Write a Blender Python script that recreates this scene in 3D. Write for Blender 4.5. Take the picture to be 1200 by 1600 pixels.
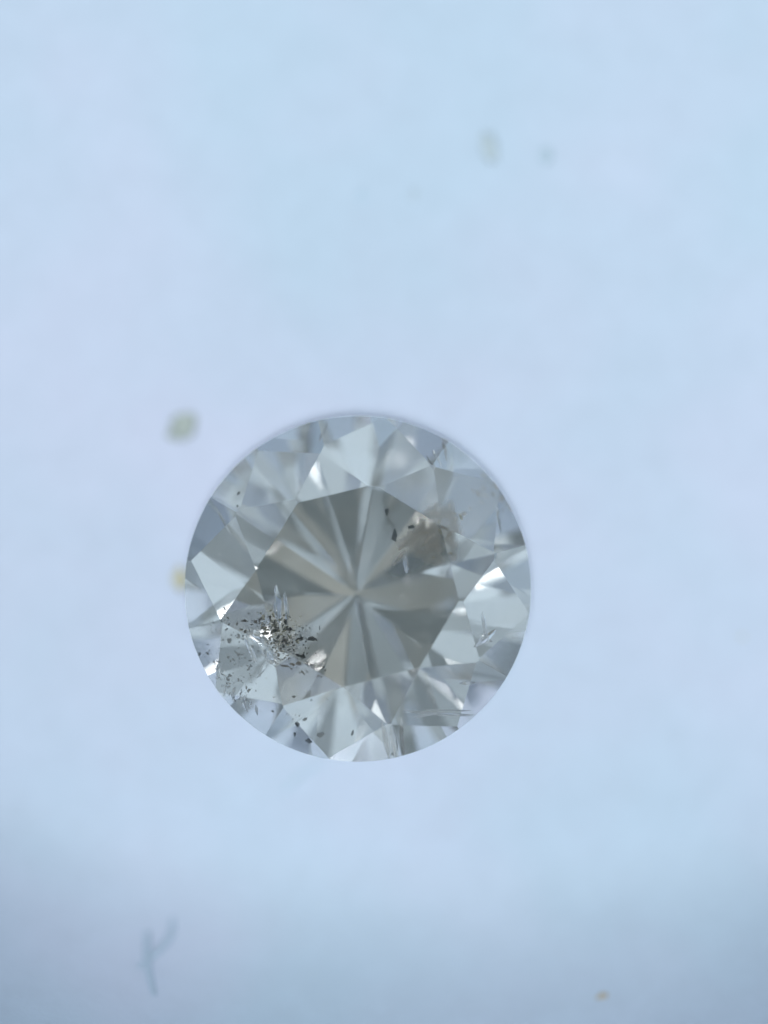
import bpy, bmesh, math, random
from mathutils import Vector, Matrix, noise

# ---------------------------------------------------------------- scene, camera, light (1 unit = 1 cm)
sc = bpy.context.scene
sc.unit_settings.system = 'METRIC'
sc.unit_settings.scale_length = 0.01
for o in list(bpy.data.objects):
    bpy.data.objects.remove(o)
col = sc.collection
R_ = math.radians

CAM_D = 6.0                                            # lens to the plane of the girdle
cam = bpy.data.cameras.new('camera')
cam.sensor_fit = 'HORIZONTAL'
cam.sensor_width = 36.0
cam.lens = 36.0 * CAM_D / 1.2                          # 1.2 cm wide at the girdle
cam.clip_start = 0.05
cam.clip_end = 500.0
cam.dof.use_dof = True
cam.dof.focus_distance = CAM_D - 0.035
cam.dof.aperture_fstop = 0.35
cam.dof.aperture_blades = 0
camo = bpy.data.objects.new('camera', cam)
camo.location = (0, 0, CAM_D)
col.objects.link(camo)
sc.camera = camo

world = bpy.data.worlds.new('World')
sc.world = world
world.use_nodes = True
bg = world.node_tree.nodes['Background']
bg.inputs['Color'].default_value = (0.74, 0.95, 1.02, 1)
bg.inputs['Strength'].default_value = 0.13

STONE_C = Vector((-0.0410, -0.1190, 0.0))              # girdle centre


def lamp(name, az, el, wide, radiance, color=(1, 1, 1), high=None, dist=30.0):
    """area lamp aimed at the stone; wide / high are its angular sizes in degrees as the stone sees it"""
    l = bpy.data.lights.new(name, 'AREA')
    l.shape = 'RECTANGLE'
    l.size = 2 * dist * math.tan(R_(wide / 2))
    l.size_y = 2 * dist * math.tan(R_((high or wide) / 2))
    l.energy = radiance * math.pi * l.size * l.size_y
    l.color = color
    o = bpy.data.objects.new(name, l)
    d = Vector((math.cos(R_(az)) * math.cos(R_(el)), math.sin(R_(az)) * math.cos(R_(el)), math.sin(R_(el))))
    o.location = STONE_C + d * dist
    o.rotation_euler = d.to_track_quat('Z', 'Y').to_euler()
    col.objects.link(o)
    return o


# (name, azimuth, elevation, width, height, radiance, colour) - azimuth 90 is towards the top of the picture
COOL = (0.72, 0.88, 1.00)  # bluish tint given to the added fill panels
WARM = (0.98, 0.98, 0.86)
LAMPS = [
    ('low_fill_panel', 270, 25, 30, 42, 0.55, COOL),  # added ring of unseen soft panels, brightens the crown and the paper
    ('low_fill_panel', 315, 25, 30, 40, 0.28, COOL),
    ('low_fill_panel', 0, 25, 30, 42, 0.45, COOL),
    ('low_fill_panel', 45, 25, 30, 40, 0.40, COOL),
    ('low_fill_panel', 90, 25, 30, 42, 0.35, COOL),
    ('low_fill_panel', 135, 25, 30, 40, 0.45, COOL),
    ('low_fill_panel', 180, 25, 30, 42, 0.40, COOL),
    ('low_fill_panel', 225, 25, 30, 40, 0.50, COOL),
    ('facet_flash_lamp', 18, 27, 9, 8, 4.2, (1.0, 1.0, 0.98)),  # added small lamps, placed where chosen facets flash white
    ('facet_flash_lamp', 231, 31, 8, 8, 4.0, (1.0, 1.0, 0.98)),
    ('facet_flash_lamp', 266, 21, 9, 6, 4.0, (1.0, 1.0, 0.98)),
    ('facet_flash_lamp', 142, 29, 10, 8, 3.6, (1.0, 1.0, 0.98)),
    ('facet_flash_lamp', 110, 18, 10, 8, 3.6, (1.0, 1.0, 0.98)),
    ('high_fill_panel', 215, 57, 24, 13, 0.32, WARM),  # added dim panels higher up, lighten the wedges seen in the table
    ('high_fill_panel', 262, 57, 24, 13, 0.22, WARM),
    ('high_fill_panel', 310, 57, 24, 13, 0.26, WARM),
    ('high_fill_panel', 352, 57, 22, 13, 0.22, COOL),
    ('high_fill_panel', 168, 57, 22, 13, 0.20, WARM),
    ('high_fill_panel', 80, 57, 22, 13, 0.16, WARM),
    ('high_fill_panel', 262, 73, 40, 14, 0.06, WARM),
]
for nm, az, el, wd, ht, rad, lc in LAMPS:
    lamp(nm, az, el, wd, rad * (1.5 if nm == 'low_fill_panel' else 1.0), lc, ht)

# added unseen spot brightening the paper, a round pool fading towards the bottom corners
sp = bpy.data.lights.new('paper_fill_spot', 'SPOT')
sp.energy = 4450
sp.color = (0.97, 1.0, 1.0)
sp.shadow_soft_size = 0.36
SPOT_AT, SPOT_AIM = Vector((-0.04, -0.27, 12.0)), Vector((0.04, 0.25, -0.28))
sp.spot_size = 2 * math.atan(1.40 / (SPOT_AT - SPOT_AIM).length)
sp.spot_blend = 0.40
spo = bpy.data.objects.new('paper_fill_spot', sp)
spo.location = SPOT_AT
spo.rotation_euler = (SPOT_AT - SPOT_AIM).to_track_quat('Z', 'Y').to_euler()
col.objects.link(spo)

vs = sc.view_settings
vs.view_transform = 'Standard'
vs.look = 'None'
vs.exposure = 0.0
vs.gamma = 1.0
vs.use_curve_mapping = False
cy = sc.cycles
cy.max_bounces = 40
cy.transmission_bounces = 40
cy.glossy_bounces = 40
cy.diffuse_bounces = 4
cy.volume_bounces = 3
cy.transparent_max_bounces = 16
cy.caustics_refractive = True
cy.caustics_reflective = True
cy.sample_clamp_indirect = 60.0
cy.use_denoising = True

# ---------------------------------------------------------------- materials


def mat(name):
    m = bpy.data.materials.new(name)
    m.use_nodes = True
    nt = m.node_tree
    nt.nodes.clear()
    out = nt.nodes.new('ShaderNodeOutputMaterial')
    return m, nt, out


def mat_paper():
    m, nt, out = mat('pale_blue_paper')
    N, L = nt.nodes.new, nt.links.new
    b = N('ShaderNodeBsdfPrincipled')
    b.inputs['Roughness'].default_value = 0.75
    b.inputs['Specular IOR Level'].default_value = 0.25
    tc = N('ShaderNodeTexCoord')
    n1 = N('ShaderNodeTexNoise'); n1.inputs['Scale'].default_value = 1.5; n1.inputs['Detail'].default_value = 3
    L(tc.outputs['Object'], n1.inputs['Vector'])
    r1 = N('ShaderNodeValToRGB')
    r1.color_ramp.elements[0].position = 0.35; r1.color_ramp.elements[0].color = (0.525, 0.645, 0.785, 1)
    r1.color_ramp.elements[1].position = 0.68; r1.color_ramp.elements[1].color = (0.590, 0.645, 0.805, 1)
    L(n1.outputs['Fac'], r1.inputs['Fac'])
    n2 = N('ShaderNodeTexNoise'); n2.inputs['Scale'].default_value = 14; n2.inputs['Detail'].default_value = 6; n2.inputs['Roughness'].default_value = 0.7
    L(tc.outputs['Object'], n2.inputs['Vector'])
    mx = N('ShaderNodeMixRGB'); mx.blend_type = 'MULTIPLY'; mx.inputs['Fac'].default_value = 0.15
    L(r1.outputs['Color'], mx.inputs['Color1']); L(n2.outputs['Fac'], mx.inputs['Color2'])
    L(mx.outputs['Color'], b.inputs['Base Color'])
    n3 = N('ShaderNodeTexNoise'); n3.inputs['Scale'].default_value = 120; n3.inputs['Detail'].default_value = 4
    L(tc.outputs['Object'], n3.inputs['Vector'])
    bp = N('ShaderNodeBump'); bp.inputs['Strength'].default_value = 0.25; bp.inputs['Distance'].default_value = 0.004
    L(n3.outputs['Fac'], bp.inputs['Height']); L(bp.outputs['Normal'], b.inputs['Normal'])
    L(b.outputs['BSDF'], out.inputs['Surface'])
    return m


def mat_diamond(name, rough=0.0, veil=0.0):
    m, nt, out = mat(name)
    N, L = nt.nodes.new, nt.links.new
    g = N('ShaderNodeBsdfGlass')
    g.inputs['IOR'].default_value = 2.417
    g.inputs['Roughness'].default_value = rough
    g.inputs['Color'].default_value = (1, 1, 1, 1)
    L(g.outputs['BSDF'], out.inputs['Surface'])
    return m


def mat_plain(name, color, rough=0.8, var=0.3, scale=80, clear=0.0):
    m, nt, out = mat(name)
    N, L = nt.nodes.new, nt.links.new
    b = N('ShaderNodeBsdfPrincipled')
    b.inputs['Roughness'].default_value = rough
    tc = N('ShaderNodeTexCoord')
    n = N('ShaderNodeTexNoise'); n.inputs['Scale'].default_value = scale
    L(tc.outputs['Object'], n.inputs['Vector'])
    mx = N('ShaderNodeMixRGB'); mx.blend_type = 'MIX'
    mx.inputs['Color1'].default_value = (*[c * (1 - var) for c in color], 1)
    mx.inputs['Color2'].default_value = (*[min(1, c * (1 + var)) for c in color], 1)
    L(n.outputs['Fac'], mx.inputs['Fac'])
    L(mx.outputs['Color'], b.inputs['Base Color'])
    if clear:                                           # thin lint lets the paper show through
        t = N('ShaderNodeBsdfTransparent')
        ms = N('ShaderNodeMixShader')
        mr = N('ShaderNodeMapRange')
        mr.inputs['From Min'].default_value = 0.3; mr.inputs['From Max'].default_value = 0.7
        mr.inputs['To Min'].default_value = min(1, clear + .25); mr.inputs['To Max'].default_value = max(0, clear - .25)
        L(n.outputs['Fac'], mr.inputs['Value']); L(mr.outputs[0], ms.inputs['Fac'])
        L(b.outputs['BSDF'], ms.inputs[1]); L(t.outputs[0], ms.inputs[2])
        L(ms.outputs[0], out.inputs['Surface'])
    else:
        L(b.outputs['BSDF'], out.inputs['Surface'])
    return m


M_PAPER = mat_paper()
M_STONE = mat_diamond('diamond')
M_GIRDLE = mat_diamond('bruted_girdle', rough=0.25)


def mat_cloud():
    m, nt, out = mat('milky_haze')
    v = nt.nodes.new('ShaderNodeVolumePrincipled')
    v.inputs['Color'].default_value = (0.93, 0.95, 0.90, 1)
    v.inputs['Density'].default_value = 0.27
    v.inputs['Anisotropy'].default_value = 0.0
    nt.links.new(v.outputs['Volume'], out.inputs['Volume'])
    return m


def mat_airgap(name, rough, color=(1, 1, 1)):
    m, nt, out = mat(name)
    g = nt.nodes.new('ShaderNodeBsdfGlass')
    g.inputs['IOR'].default_value = 1 / 2.417
    g.inputs['Color'].default_value = (*color, 1)
    g.inputs['Roughness'].default_value = rough
    nt.links.new(g.outputs['BSDF'], out.inputs['Surface'])
    return m


M_CLOUD = mat_cloud()
M_AIR = mat_airgap('fracture_gap', 0.06)
M_AIR_ROUGH = mat_airgap('rough_fracture_gap', 0.3)
M_DARK = mat_plain('dark_graphite', (0.05, 0.048, 0.045), 0.5, 0.6, 200)
M_BROWN = mat_plain('brown_flecks', (0.15, 0.13, 0.105), 0.6, 0.5, 200)
M_SLATE = mat_plain('slate_grey_crystal', (0.12, 0.14, 0.15), 0.5, 0.4, 100)
M_GRAIN = mat_plain('straw_grains', (0.50, 0.48, 0.36), 0.6, 0.3, 200)


def mat_milk(name, color, density):
    m, nt, out = mat(name)
    v = nt.nodes.new('ShaderNodeVolumePrincipled')
    v.inputs['Color'].default_value = (*color, 1)
    v.inputs['Density'].default_value = density
    nt.links.new(v.outputs['Volume'], out.inputs['Volume'])
    return m


M_MASS = mat_airgap('cream_crystal', 0.5, (1.0, 0.96, 0.90))
M_MASS_B = mat_airgap('brown_crystal_mass', 0.5, (0.90, 0.85, 0.77))
M_CREAM = mat_milk('cream_cloud', (0.98, 0.96, 0.91), 60)
M_MILK_B = mat_milk('brown_cloud', (0.86, 0.80, 0.70), 26)
M_MASS_S = mat_milk('slate_crystal_mass', (0.40, 0.48, 0.56), 22)


# ---------------------------------------------------------------- helpers


def link_mesh(name, bm, material, parent=None, smooth=False):
    me = bpy.data.meshes.new(name)
    bm.to_mesh(me)
    bm.free()
    me.materials.append(material)
    if smooth:
        for p in me.polygons:
            p.use_smooth = True
    o = bpy.data.objects.new(name, me)
    col.objects.link(o)
    if parent is not None:
        o.parent = parent
    return o


def tag(o, label=None, category=None, group=None, kind=None):
    for k, v in (('label', label), ('category', category), ('group', group), ('kind', kind)):
        if v:
            o[k] = v
    return o


# ---------------------------------------------------------------- the paper
R = 0.2705
PAV = math.tan(R_(47.0)) * R
PAPER_Z = -PAV - 0.03 * R + 0.012                       # the culet pricks a small dimple into the soft paper


def paper_z(x, y):
    z = PAPER_Z
    t = max(0.0, -0.56 - y - 0.05 * x + 0.24 * min(x * x, 0.6))     # the near edge curls up
    z += 3.0 * t * t
    z += 0.006 * noise.noise(Vector((x * 1.6, y * 1.6, 3.1)))
    d = math.hypot(x - STONE_C.x, y - STONE_C.y)
    z -= 0.020 * math.exp(-(d / 0.045) ** 2)
    return z


def build_paper():
    bm = bmesh.new()
    xs, ys = [], []
    n = 150
    def axis(a, b, lo, hi):
        out, v = [], a
        while v < b:
            out.append(v)
            v += 0.012 if lo < v < hi else 0.06
        out.append(b)
        return out
    xs = axis(-2.4, 2.4, -0.85, 0.8)
    ys = axis(-0.94, 2.6, -1.2, 0.9)
    g = [[bm.verts.new((x, y, paper_z(x, y))) for x in xs] for y in ys]
    for j in range(len(ys) - 1):
        for i in range(len(xs) - 1):
            bm.faces.new((g[j][i], g[j][i + 1], g[j + 1][i + 1], g[j + 1][i]))
    o = link_mesh('paper_sheet', bm, M_PAPER, smooth=True)
    tag(o, kind='structure')
    return o


build_paper()

# ---------------------------------------------------------------- the diamond, cut plane by plane
GROT = 81.0                                             # azimuth of one table corner


SEED = 23


def build_diamond():
    rng = random.Random(SEED)
    bm = bmesh.new()
    seg = 144
    ztop, zbot = 0.6 * R, -1.2 * R
    top = [bm.verts.new((R * math.cos(2 * math.pi * i / seg), R * math.sin(2 * math.pi * i / seg), ztop)) for i in range(seg)]
    bot = [bm.verts.new((v.co.x, v.co.y, zbot)) for v in top]
    bm.faces.new(top)
    bm.faces.new(list(reversed(bot)))
    for i in range(seg):
        j = (i + 1) % seg
        bm.faces.new((top[j], top[i], bot[i], bot[j]))
    bm.normal_update()
    planes = []

    def add(name, az, el_normal, p):
        """facet whose outward normal has azimuth az and elevation el_normal, through point p"""
        n = Vector((math.cos(R_(az)) * math.cos(R_(el_normal)), math.sin(R_(az)) * math.cos(R_(el_normal)), math.sin(R_(el_normal))))
        planes.append((name, n, Vector(p)))

    def pol(r, az, z):
        return (r * math.cos(R_(az)), r * math.sin(R_(az)), z)

    CA, PA = 30.0, 47.0
    rt, gh = 0.585 * R, 0.026 * R
    h = gh + (R - rt) * math.tan(R_(CA))
    add('table', 0, 90, (0, 0, h))
    J = lambda s: rng.uniform(-s, s)
    for k in range(8):
        az = GROT + 45 * k
        add('kite_facet', az + J(1.0), 90 - CA + J(.8), pol(R, az, gh))
    # star tips
    rs = 0.81 * R
    zs = h - (rs * math.cos(R_(22.5)) - rt) * math.tan(R_(CA))
    for k in range(8):
        az = GROT + 22.5 + 45 * k
        slope = math.degrees(math.atan2(h - zs, rs - rt * math.cos(R_(22.5))))
        add('star_facet', az + J(1.2), 90 - slope + J(.8), pol(rt * math.cos(R_(22.5)), az, h))
    for k in range(8):
        for s in (-1, 1):
            a0 = GROT + 45 * k
            K = Vector(pol(R, a0, gh)); S = Vector(pol(rs, a0 + s * 22.5, zs)); M = Vector(pol(R, a0 + s * 22.5, gh))
            n = (K - S).cross(M - S).normalized()
            if n.z < 0: n = -n
            az = math.degrees(math.atan2(n.y, n.x)); el = math.degrees(math.asin(n.z))
            add('upper_girdle_facet', az + J(.9), el + J(.6), S)
    pd = gh + R * math.tan(R_(PA))
    for k in range(8):
        az = GROT + 45 * k
        add('pavilion_facet', az + J(1.6), -(90 - PA) + J(1.1), pol(R, az, -gh))
    rl = 0.10 * R
    zl = -pd + rl * math.cos(R_(22.5)) * math.tan(R_(PA))
    for k in range(8):
        for s in (-1, 1):
            a0 = GROT + 45 * k
            K = Vector(pol(R, a0, -gh)); S = Vector(pol(rl, a0 + s * 22.5, zl)); M = Vector(pol(R, a0 + s * 22.5, -gh))
            n = (K - S).cross(M - S).normalized()
            if n.z > 0: n = -n
            az = math.degrees(math.atan2(n.y, n.x)); el = math.degrees(math.asin(n.z))
            add('lower_girdle_facet', az + J(2.0), el + J(1.3), pol(R, a0 + s * 11, -gh))
    for name, n, p in planes:
        geom = bm.verts[:] + bm.edges[:] + bm.faces[:]
        r = bmesh.ops.bisect_plane(bm, geom=geom, dist=1e-7, plane_co=p, plane_no=n, clear_outer=True)
        cut = [e for e in r['geom_cut'] if isinstance(e, bmesh.types.BMEdge)]
        open_e = [e for e in bm.edges if len(e.link_faces) == 1]
        if open_e:
            bmesh.ops.contextual_create(bm, geom=open_e)
        bm.normal_update()
    bmesh.ops.recalc_face_normals(bm, faces=bm.faces[:])
    bm.normal_update()
    bm.faces.ensure_lookup_table()
    root = bpy.data.objects.new('diamond', None)
    root.empty_display_size = 0.1
    col.objects.link(root)
    tag(root, 'round brilliant cut diamond, cloudy grey with dark inclusions, resting on pale blue paper', 'diamond')
    groups = {}
    for f in bm.faces:
        best, bi = 0.9995, None
        c = f.calc_center_median()
        for i, (name, n, p) in enumerate(planes):
            if f.normal.dot(n) > best and abs((c - p).dot(n)) < 1e-4:
                best, bi = f.normal.dot(n), i
        groups.setdefault(bi, []).append([v.co.copy() for v in f.verts])
    for bi, polys in sorted(groups.items(), key=lambda t: -1 if t[0] is None else t[0]):
        b2 = bmesh.new()
        cache = {}
        for poly in polys:
            vs_ = []
            for c in poly:
                key = tuple(round(x, 8) for x in c)
                if key not in cache:
                    cache[key] = b2.verts.new(c)
                vs_.append(cache[key])
            b2.faces.new(vs_)
        link_mesh('girdle' if bi is None else planes[bi][0], b2, M_GIRDLE if bi is None else M_STONE, root)
    print('FACETS', len(bm.faces), len(groups), min(v.co.z for v in bm.verts), max(v.co.z for v in bm.verts))
    # the milky cloud that fills the stone, a hair inside its skin
    mid = Vector((0, 0, -0.3 * R))
    for v in bm.verts:
        v.co = mid + (v.co - mid) * 0.996
    o = link_mesh('milky_cloud', bm, M_CLOUD, root)
    o['label'] = 'faint milky haze filling the stone'
    return root, planes


stone, PLANES = build_diamond()
stone.location = STONE_C
stone.rotation_euler = (R_(-4.5), R_(0.5), 0)

# ---------------------------------------------------------------- inclusions inside the diamond
CROWN = [(n, p) for _, n, p in PLANES if n.z > 0.02]
rng = random.Random(21)


def inside(px, py, depth):
    """stone-local point seen at pixel (px, py) of the photograph, depth * R under the crown along the refracted ray"""
    x, y = (px - 600) / 1000 - STONE_C.x, (800 - py) / 1000 - STONE_C.y
    best = None
    for n, p in CROWN:
        z = p.z - (n.x * (x - p.x) + n.y * (y - p.y)) / n.z
        if best is None or z < best[0]:
            best = (z, n)
    z, n = best
    eta = 1 / 2.417
    d = Vector((0, 0, -1))
    c = -d.dot(n)
    k = 1 - eta * eta * (1 - c * c)
    t = d * eta + n * (eta * c - math.sqrt(k))
    return Vector((x, y, z)) + t * (depth * R)


def shard(bm, c, size, rot, n=7):
    """angular flake: hull of a few scattered points"""
    vs_ = []
    for i in range(n):
        a = 2 * math.pi * (i + rng.uniform(-.35, .35)) / n
        r = rng.uniform(.55, 1.05)
        vs_.append(bm.verts.new(Vector(c) + rot @ Vector((math.cos(a) * r * size[0], math.sin(a) * r * size[1], rng.uniform(-1, 1) * size[2]))))
    r = bmesh.ops.convex_hull(bm, input=vs_)
    junk = {e for e in r['geom_interior'] + r['geom_unused'] if isinstance(e, bmesh.types.BMVert)}
    if junk:
        bmesh.ops.delete(bm, geom=list(junk), context='VERTS')


def lump(bm, c, size, jag=0.45, sub=1, rot=None):
    """angular crystal or crumb"""
    r = bmesh.ops.create_icosphere(bm, subdivisions=sub, radius=1.0)
    q = rot or Vector((rng.uniform(-1, 1), rng.uniform(-1, 1), rng.uniform(-1, 1))).normalized().to_track_quat('Z', 'Y').to_matrix()
    for v in r['verts']:
        k = 1 + rng.uniform(-jag, jag)
        v.co = Vector(c) + q @ Vector((v.co.x * size[0] * k, v.co.y * size[1] * k, v.co.z * size[2] * k))


PX = 0.001


def crystal(name, px, py, depth, w, h, material, thick=0.5, jag=0.45, ang=None, label=None):
    bm = bmesh.new()
    c = inside(px, py, depth)
    a = rng.uniform(0, 180) if ang is None else ang
    rot = Matrix.Rotation(R_(a), 3, 'Z') @ Matrix.Rotation(rng.uniform(-.5, .5), 3, 'X')
    shard(bm, (0, 0, 0), (w * PX / 2, h * PX / 2, min(w, h) * PX / 2 * thick), rot, rng.choice((4, 5, 5, 6, 7)))
    bmesh.ops.recalc_face_normals(bm, faces=bm.faces[:])
    o = link_mesh(name, bm, material, stone)
    o.location = c
    if label:
        o['label'] = label
    return o


def dust(name, spots, material, label):
    """pinpoints far too small to pick apart: one part"""
    bm = bmesh.new()
    for px, py, dep, sz in spots:
        q = Matrix.Rotation(rng.uniform(0, 3.1), 3, 'Z') @ Matrix.Rotation(rng.uniform(-1, 1), 3, 'X')
        sx = sz * rng.uniform(.5, 1.7)
        shard(bm, inside(px, py, dep), (sx * PX / 2, sz * rng.uniform(.35, .9) * PX / 2, sz * .3 * PX), q, rng.choice((4, 5, 6)))
    o = link_mesh(name, bm, material, stone)
    o['kind'] = 'stuff'
    o['label'] = label
    return o


def gauss_spots(n, cx, cy, sx, sy, ang, d0, d1, s0, s1):
    out = []
    for _ in range(n):
        u, v = rng.gauss(0, sx), rng.gauss(0, sy)
        c, s_ = math.cos(R_(ang)), math.sin(R_(ang))
        out.append((cx + u * c - v * s_, cy + u * s_ + v * c, rng.uniform(d0, d1), s0 + (s1 - s0) * rng.random() ** 2.2))
    return [p for p in out if math.hypot(p[0] - 559, p[1] - 919) < 262]


def sliver(name, pts, width, material=None, depth=.08, label=None):
    """long thin glassy crack: a hull stretched along the pixel line pts"""
    (x0, y0), (x1, y1) = pts
    A, B = inside(x0, y0, depth), inside(x1, y1, depth)
    ax = (B - A)
    L_ = ax.length / 2
    rot = ax.to_track_quat('X', 'Z').to_matrix() @ Matrix.Rotation(rng.uniform(-.5, .5), 3, 'X')
    bm = bmesh.new()
    vs_ = []
    for i in range(9):
        t = -1 + 2 * i / 8
        w = math.sqrt(max(.02, 1 - t * t))
        for sd in (-1, 1):
            vs_.append(bm.verts.new(rot @ Vector((t * L_, sd * w * width * PX / 2 * rng.uniform(.6, 1.1), rng.uniform(-.35, .35) * width * PX * w))))
    r = bmesh.ops.convex_hull(bm, input=vs_)
    junk = {e for e in r['geom_interior'] + r['geom_unused'] if isinstance(e, bmesh.types.BMVert)}
    if junk:
        bmesh.ops.delete(bm, geom=list(junk), context='VERTS')
    bmesh.ops.recalc_face_normals(bm, faces=bm.faces[:])
    o = link_mesh(name, bm, material or M_AIR, stone)
    o.location = (A + B) / 2
    if label:
        o['label'] = label
    return o


# dark knot beside the table's edge, lower left
dust('pinpoint_cluster', gauss_spots(70, 436, 984, 22, 13, 20, .2, .34, 3, 9), M_GRAIN, 'straw-coloured grains mixed into the dark knot')
dust('pinpoint_cluster', gauss_spots(190, 438, 988, 27, 11, 18, .2, .4, 2, 8), M_DARK, 'dense knot of dark pinpoints near the edge of the table')
dust('pinpoint_cluster', gauss_spots(70, 452, 1030, 28, 7, 8, .2, .36, 2, 8), M_DARK, 'band of dark pinpoints under the table edge')
for px, py, w, h in [(383, 972, 16, 7), (400, 973, 9, 6), (414, 992, 20, 7), (447, 975, 10, 14), (452, 985, 16, 7), (468, 1000, 16, 9), (488, 1000, 15, 9),
                     (430, 1003, 12, 9), (467, 1038, 13, 11), (445, 1042, 18, 6), (440, 1018, 16, 7)]:
    crystal('dark_crystal', px, py, rng.uniform(.2, .34), w, h, M_DARK, ang=rng.uniform(-25, 25))
sliver('needle_inclusion', [(432, 916), (438, 982)], 13, depth=.28, label='bright glassy needle standing above the dark knot')
sliver('needle_inclusion', [(445, 926), (450, 980)], 8, depth=.28)
for p, q, w in [((392, 985), (424, 1012), 15), ((408, 1000), (428, 1040), 16), ((385, 992), (402, 1040), 10), ((402, 1060), (424, 1028), 9)]:
    sliver('glassy_crack', [p, q], w, depth=.12)
# peppered kite facet at lower left
dust('pinpoint_cluster', gauss_spots(40, 365, 1015, 36, 26, 30, .05, .2, 2.5, 8), M_DARK, 'dark pepper specks under the lower left crown')
dust('pinpoint_cluster', gauss_spots(55, 360, 1020, 34, 28, 30, .05, .2, 2, 7), M_BROWN, 'brown pepper specks scattered under the lower left crown')
dust('pinpoint_cluster', gauss_spots(130, 350, 1068, 32, 10, 50, .04, .14, 2, 7), M_BROWN, 'brown grainy streaks near the lower left girdle')
dust('pinpoint_cluster', gauss_spots(40, 392, 1050, 10, 26, 10, .05, .14, 2, 7), M_BROWN, 'brown streak running up from the lower left girdle')
for px, py, w, h in [(360, 1003, 13, 11), (375, 995, 10, 7), (374, 1024, 8, 11), (358, 1028, 7, 7), (312, 1022, 9, 8), (335, 1034, 7, 5), (390, 1080, 8, 10), (427, 1112, 7, 9)]:
    crystal('brown_crystal', px, py, rng.uniform(.05, .15), w, h, M_BROWN)
for i in range(12):
    x, y = 338 + i * 5 + rng.uniform(-8, 8), 1046 + i * 5.5 + rng.uniform(-12, 12)
    if math.hypot(x - 559, y - 919) < 255:
        sliver('glassy_crack', [(x, y), (x + rng.uniform(-7, 7), y + rng.uniform(12, 24))], rng.uniform(3, 6), depth=.06)
# angular dark flakes at the bottom
for px, py, w, h, a in [(478, 1124, 13, 10, 30), (464, 1132, 9, 12, 20), (461, 1147, 7, 12, 0), (500, 1149, 20, 13, 15), (484, 1158, 20, 12, 0), (551, 1145, 5, 13, -15), (487, 1095, 6, 5, 0), (460, 1090, 8, 5, 0)]:
    crystal('dark_flake', px, py, .08, w, h, M_SLATE if a == 0 else M_DARK, thick=.25, ang=a)
dust('pinpoint_cluster', gauss_spots(22, 478, 1112, 40, 16, -10, .06, .15, 2, 4.5), M_BROWN, 'sparse specks above the dark flakes')
# brown-white crystal mass at upper right of the table
def blob(name, px, py, depth, w, h, ang, material, jag=.16, label=None):
    bm = bmesh.new()
    lump(bm, (0, 0, 0), (w * PX / 2, h * PX / 2, min(w, h) * PX * .35), jag, 3, Matrix.Rotation(R_(ang), 3, 'Z'))
    for v in bm.verts:
        v.co += v.co.normalized() * .012 * noise.noise(v.co * 70 + Vector((px, py, 0)))
    o = link_mesh(name, bm, material, stone, smooth=True)
    o.location = inside(px, py, depth)
    if label:
        o['label'] = label


for px, py, w, h, a, m, lb in [(660, 845, 62, 52, 30, M_MILK_B, 'soft brown cloud in the upper right of the table'), (634, 884, 54, 38, 15, M_MASS_S, 'slate grey hollow beside the brown cloud'), (676, 866, 40, 34, 0, M_MILK_B, None),
                              (668, 820, 44, 26, 25, M_CREAM, 'cream white crest of the brown cloud'), (640, 842, 50, 20, 40, M_CREAM, None), (684, 850, 26, 36, 10, M_CREAM, None)]:
    blob('cloudy_crystal', px, py, .5 if m in (M_MASS, M_MASS_B) else .45, w, h, a, m, label=lb)
for px, py, w, h in [(688, 832, 8, 14), (662, 852, 12, 5), (676, 872, 9, 6)]:
    crystal('brown_crystal', px, py, rng.uniform(.5, .6), w, h, M_GRAIN, thick=.4, ang=rng.uniform(-30, 30))
for i in range(6):
    t = rng.random()
    x, y = 616 + 66 * t + rng.gauss(0, 8), 868 - 54 * t + rng.gauss(0, 8)
    a = R_(rng.gauss(38, 20))
    l = rng.uniform(7, 18)
    sliver('glassy_crack', [(x - l * math.cos(a), y + l * math.sin(a)), (x + l * math.cos(a), y - l * math.sin(a))], rng.uniform(3, 7), rng.choice((M_MASS, M_MASS, M_MASS_B)), depth=rng.uniform(.6, .75))
for px, py, w, h in [(604, 801, 9, 19), (655, 806, 14, 10), (616, 838, 10, 26)]:
    crystal('slate_crystal', px, py, .4, w, h, M_SLATE, thick=.5, ang=rng.uniform(-12, 12))
for p, q, w in [((632, 870), (635, 898), 10)]:
    sliver('glassy_crack', [p, q], w, depth=.34)
# cracks under the right and upper crown
for p, q, w, lb in [((738, 1014), (774, 984), 13, 'bright white crack under the right crown'), ((752, 958), (760, 1006), 8, None), ((744, 992), (768, 1004), 8, None),
                    ((628, 1112), (742, 1117), 6, 'long pale crack lying across the lower right crown'), ((642, 1121), (692, 1114), 5, None), ((660, 1110), (736, 1110), 4, None), ((716, 1069), (742, 1067), 7, None),
                    ((692, 690), (698, 722), 6, None), ((676, 704), (690, 734), 5, None), ((666, 714), (680, 738), 4, None), ((775, 790), (782, 834), 5, None), ((338, 795), (362, 838), 3, 'fine white crack under the left crown'),
                    ((596, 1128), (608, 1184), 9, None), ((612, 1132), (618, 1186), 8, 'upright glassy shard at the bottom girdle'), ((626, 1122), (630, 1182), 8, None), ((512, 660), (498, 694), 4, None)]:
    sliver('glassy_crack', [p, q], w, depth=.06, label=lb)
for px, py, w, h in [(613, 1178, 8, 7), (608, 1184, 5, 5), (373, 772, 8, 7), (372, 793, 8, 6)]:
    crystal('dark_crystal', px, py, .05, w, h, M_DARK)

# ---------------------------------------------------------------- specks lying on the paper


def on_paper(px, py):
    z = PAPER_Z
    for _ in range(6):
        k = (CAM_D - z) / CAM_D
        x, y = (px - 600) / 1000 * k, (800 - py) / 1000 * k
        z = paper_z(x, y)
    return x, y, z


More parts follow.
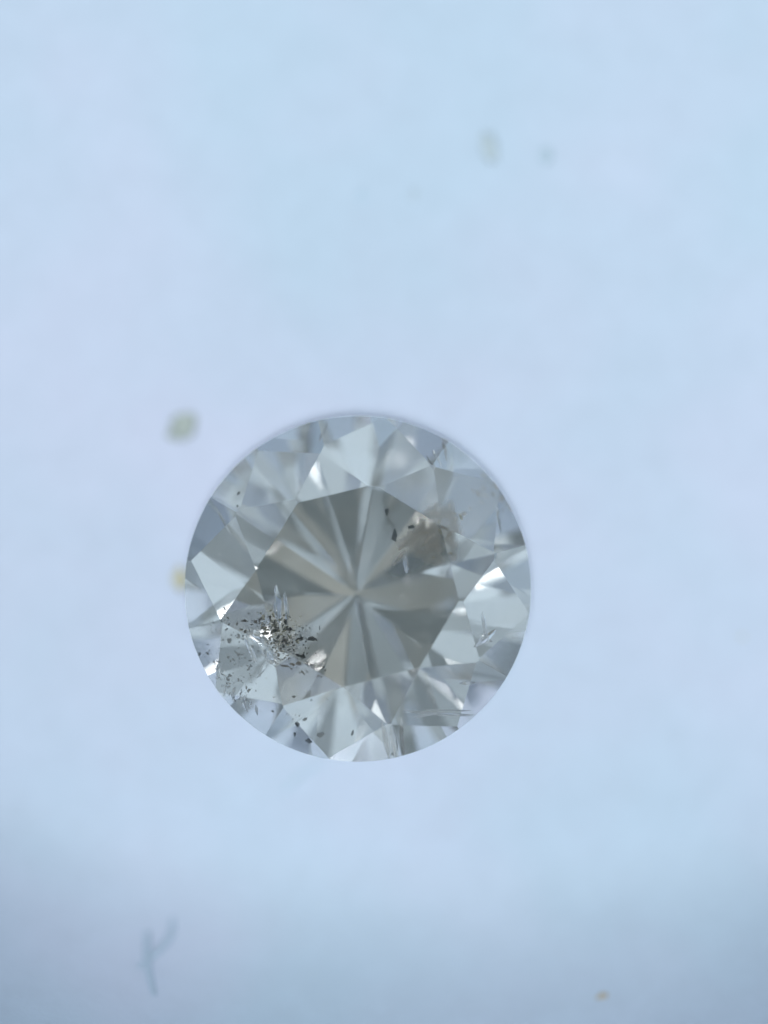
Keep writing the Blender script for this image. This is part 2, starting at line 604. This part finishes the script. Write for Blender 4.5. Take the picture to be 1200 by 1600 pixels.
def crumb(name, px, py, w, h, color, label, category='crumb', thick=0.35, ang=0, n=3, jag=.3, var=.25, clear=0.0):
    """a few fused lumps, sunk a little into the paper's nap"""
    x, y, z = on_paper(px, py)
    bm = bmesh.new()
    for i in range(n):
        f = 1 if i == 0 else rng.uniform(.45, .7)
        off = (0, 0, 0) if i == 0 else (rng.uniform(-.4, .4) * w * PX, rng.uniform(-.35, .35) * h * PX, 0)
        lump(bm, off, (w * PX / 2 * f, h * PX / 2 * f, min(w, h) * PX / 2 * thick * f), jag, 2, Matrix.Rotation(R_(ang + rng.uniform(-15, 15) * (i > 0)), 3, 'Z'))
    o = link_mesh(name, bm, mat_plain(name + '_matter', color, .9, var, 60, clear), smooth=True)
    o.location = (x, y, z + min(w, h) * PX / 2 * thick * .5)
    return tag(o, label, category, 'specks on the paper')


def fibre(name, pts, rad, color, label):
    bm = bmesh.new()
    n, m = 28, 8
    rings = []
    for i in range(n):
        t = i / (n - 1) * (len(pts) - 1)
        k = min(int(t), len(pts) - 2)
        f = t - k
        p0, p1, p2, p3 = pts[max(0, k - 1)], pts[k], pts[k + 1], pts[min(len(pts) - 1, k + 2)]
        cr = [0.5 * (2 * p1[a] + (p2[a] - p0[a]) * f + (2 * p0[a] - 5 * p1[a] + 4 * p2[a] - p3[a]) * f * f + (3 * p1[a] - p0[a] - 3 * p2[a] + p3[a]) * f ** 3) for a in (0, 1)]
        x, y, z = on_paper(*cr)
        rings.append((Vector((x, y, z + rad * PX * .4)), rad * PX * (0.55 + .45 * math.sin(math.pi * (0.08 + .84 * i / (n - 1))))))
    g = []
    for i, (c, r) in enumerate(rings):
        d = (rings[min(n - 1, i + 1)][0] - rings[max(0, i - 1)][0]).normalized()
        sx = d.cross(Vector((0, 0, 1))).normalized()
        sz = sx.cross(d)
        g.append([bm.verts.new(c + (sx * math.cos(2 * math.pi * j / m) + sz * .5 * math.sin(2 * math.pi * j / m)) * r) for j in range(m)])
    for i in range(n - 1):
        for j in range(m):
            bm.faces.new((g[i][j], g[i][(j + 1) % m], g[i + 1][(j + 1) % m], g[i + 1][j]))
    bm.faces.new(g[0]); bm.faces.new(list(reversed(g[-1])))
    bmesh.ops.recalc_face_normals(bm, faces=bm.faces[:])
    o = link_mesh(name, bm, mat_plain(name + '_matter', color, .9, .06, 60), smooth=True)
    return tag(o, label, 'fibre', 'fibres on the paper')


crumb('dust_clump', 286, 668, 46, 36, (0.39, 0.44, 0.42), 'large grey-green dust clump on the paper above left of the diamond', 'dust', ang=0, n=6, jag=.2)
crumb('ochre_crumb', 281, 905, 22, 36, (0.50, 0.48, 0.34), 'yellowish crumb half hidden behind the left edge of the diamond', n=2)
crumb('dust_speck', 766, 232, 26, 50, (0.46, 0.55, 0.61), 'pale blurred beige speck, larger of the pair at upper right', 'dust', n=3, ang=10, thick=.08, jag=.2)
crumb('dust_speck', 853, 243, 18, 28, (0.44, 0.56, 0.66), 'pale blurred grey speck, smaller and rightmost of the pair at upper right', 'dust', n=2, thick=.08, jag=.2)
crumb('dust_speck', 566, 306, 13, 24, (0.47, 0.60, 0.73), 'very faint grey speck high above the diamond, left of a beige one', 'dust', n=2, thick=.06, jag=.2)
crumb('dust_speck', 647, 304, 10, 22, (0.48, 0.58, 0.68), 'very faint beige speck high above the diamond, right of a grey one', 'dust', n=2, thick=.06, jag=.2)
crumb('tan_crumb', 940, 1557, 20, 11, (0.46, 0.41, 0.33), 'small sharp tan crumb on the curled paper at the bottom right', ang=20, n=3, thick=.6)
crumb('tan_crumb', 1160, 995, 8, 6, (0.52, 0.52, 0.42), 'tiny olive crumb alone at the right edge of the paper', n=1)
fibre('lint_fibre', [(231, 1455), (230, 1480), (231, 1510), (241, 1555)], 6.5, (0.41, 0.51, 0.63), 'grey lint fibre lying upright on the paper at the bottom left')
fibre('lint_fibre', [(270, 1435), (266, 1462), (246, 1488), (216, 1512)], 6, (0.42, 0.52, 0.64), 'curved grey lint fibre crossing the upright one at the bottom left')
fibre('lint_fibre', [(440, 1240), (458, 1222), (478, 1206), (505, 1190)], 3.5, (0.485, 0.61, 0.72), 'faint thin olive fibre just below the diamond')
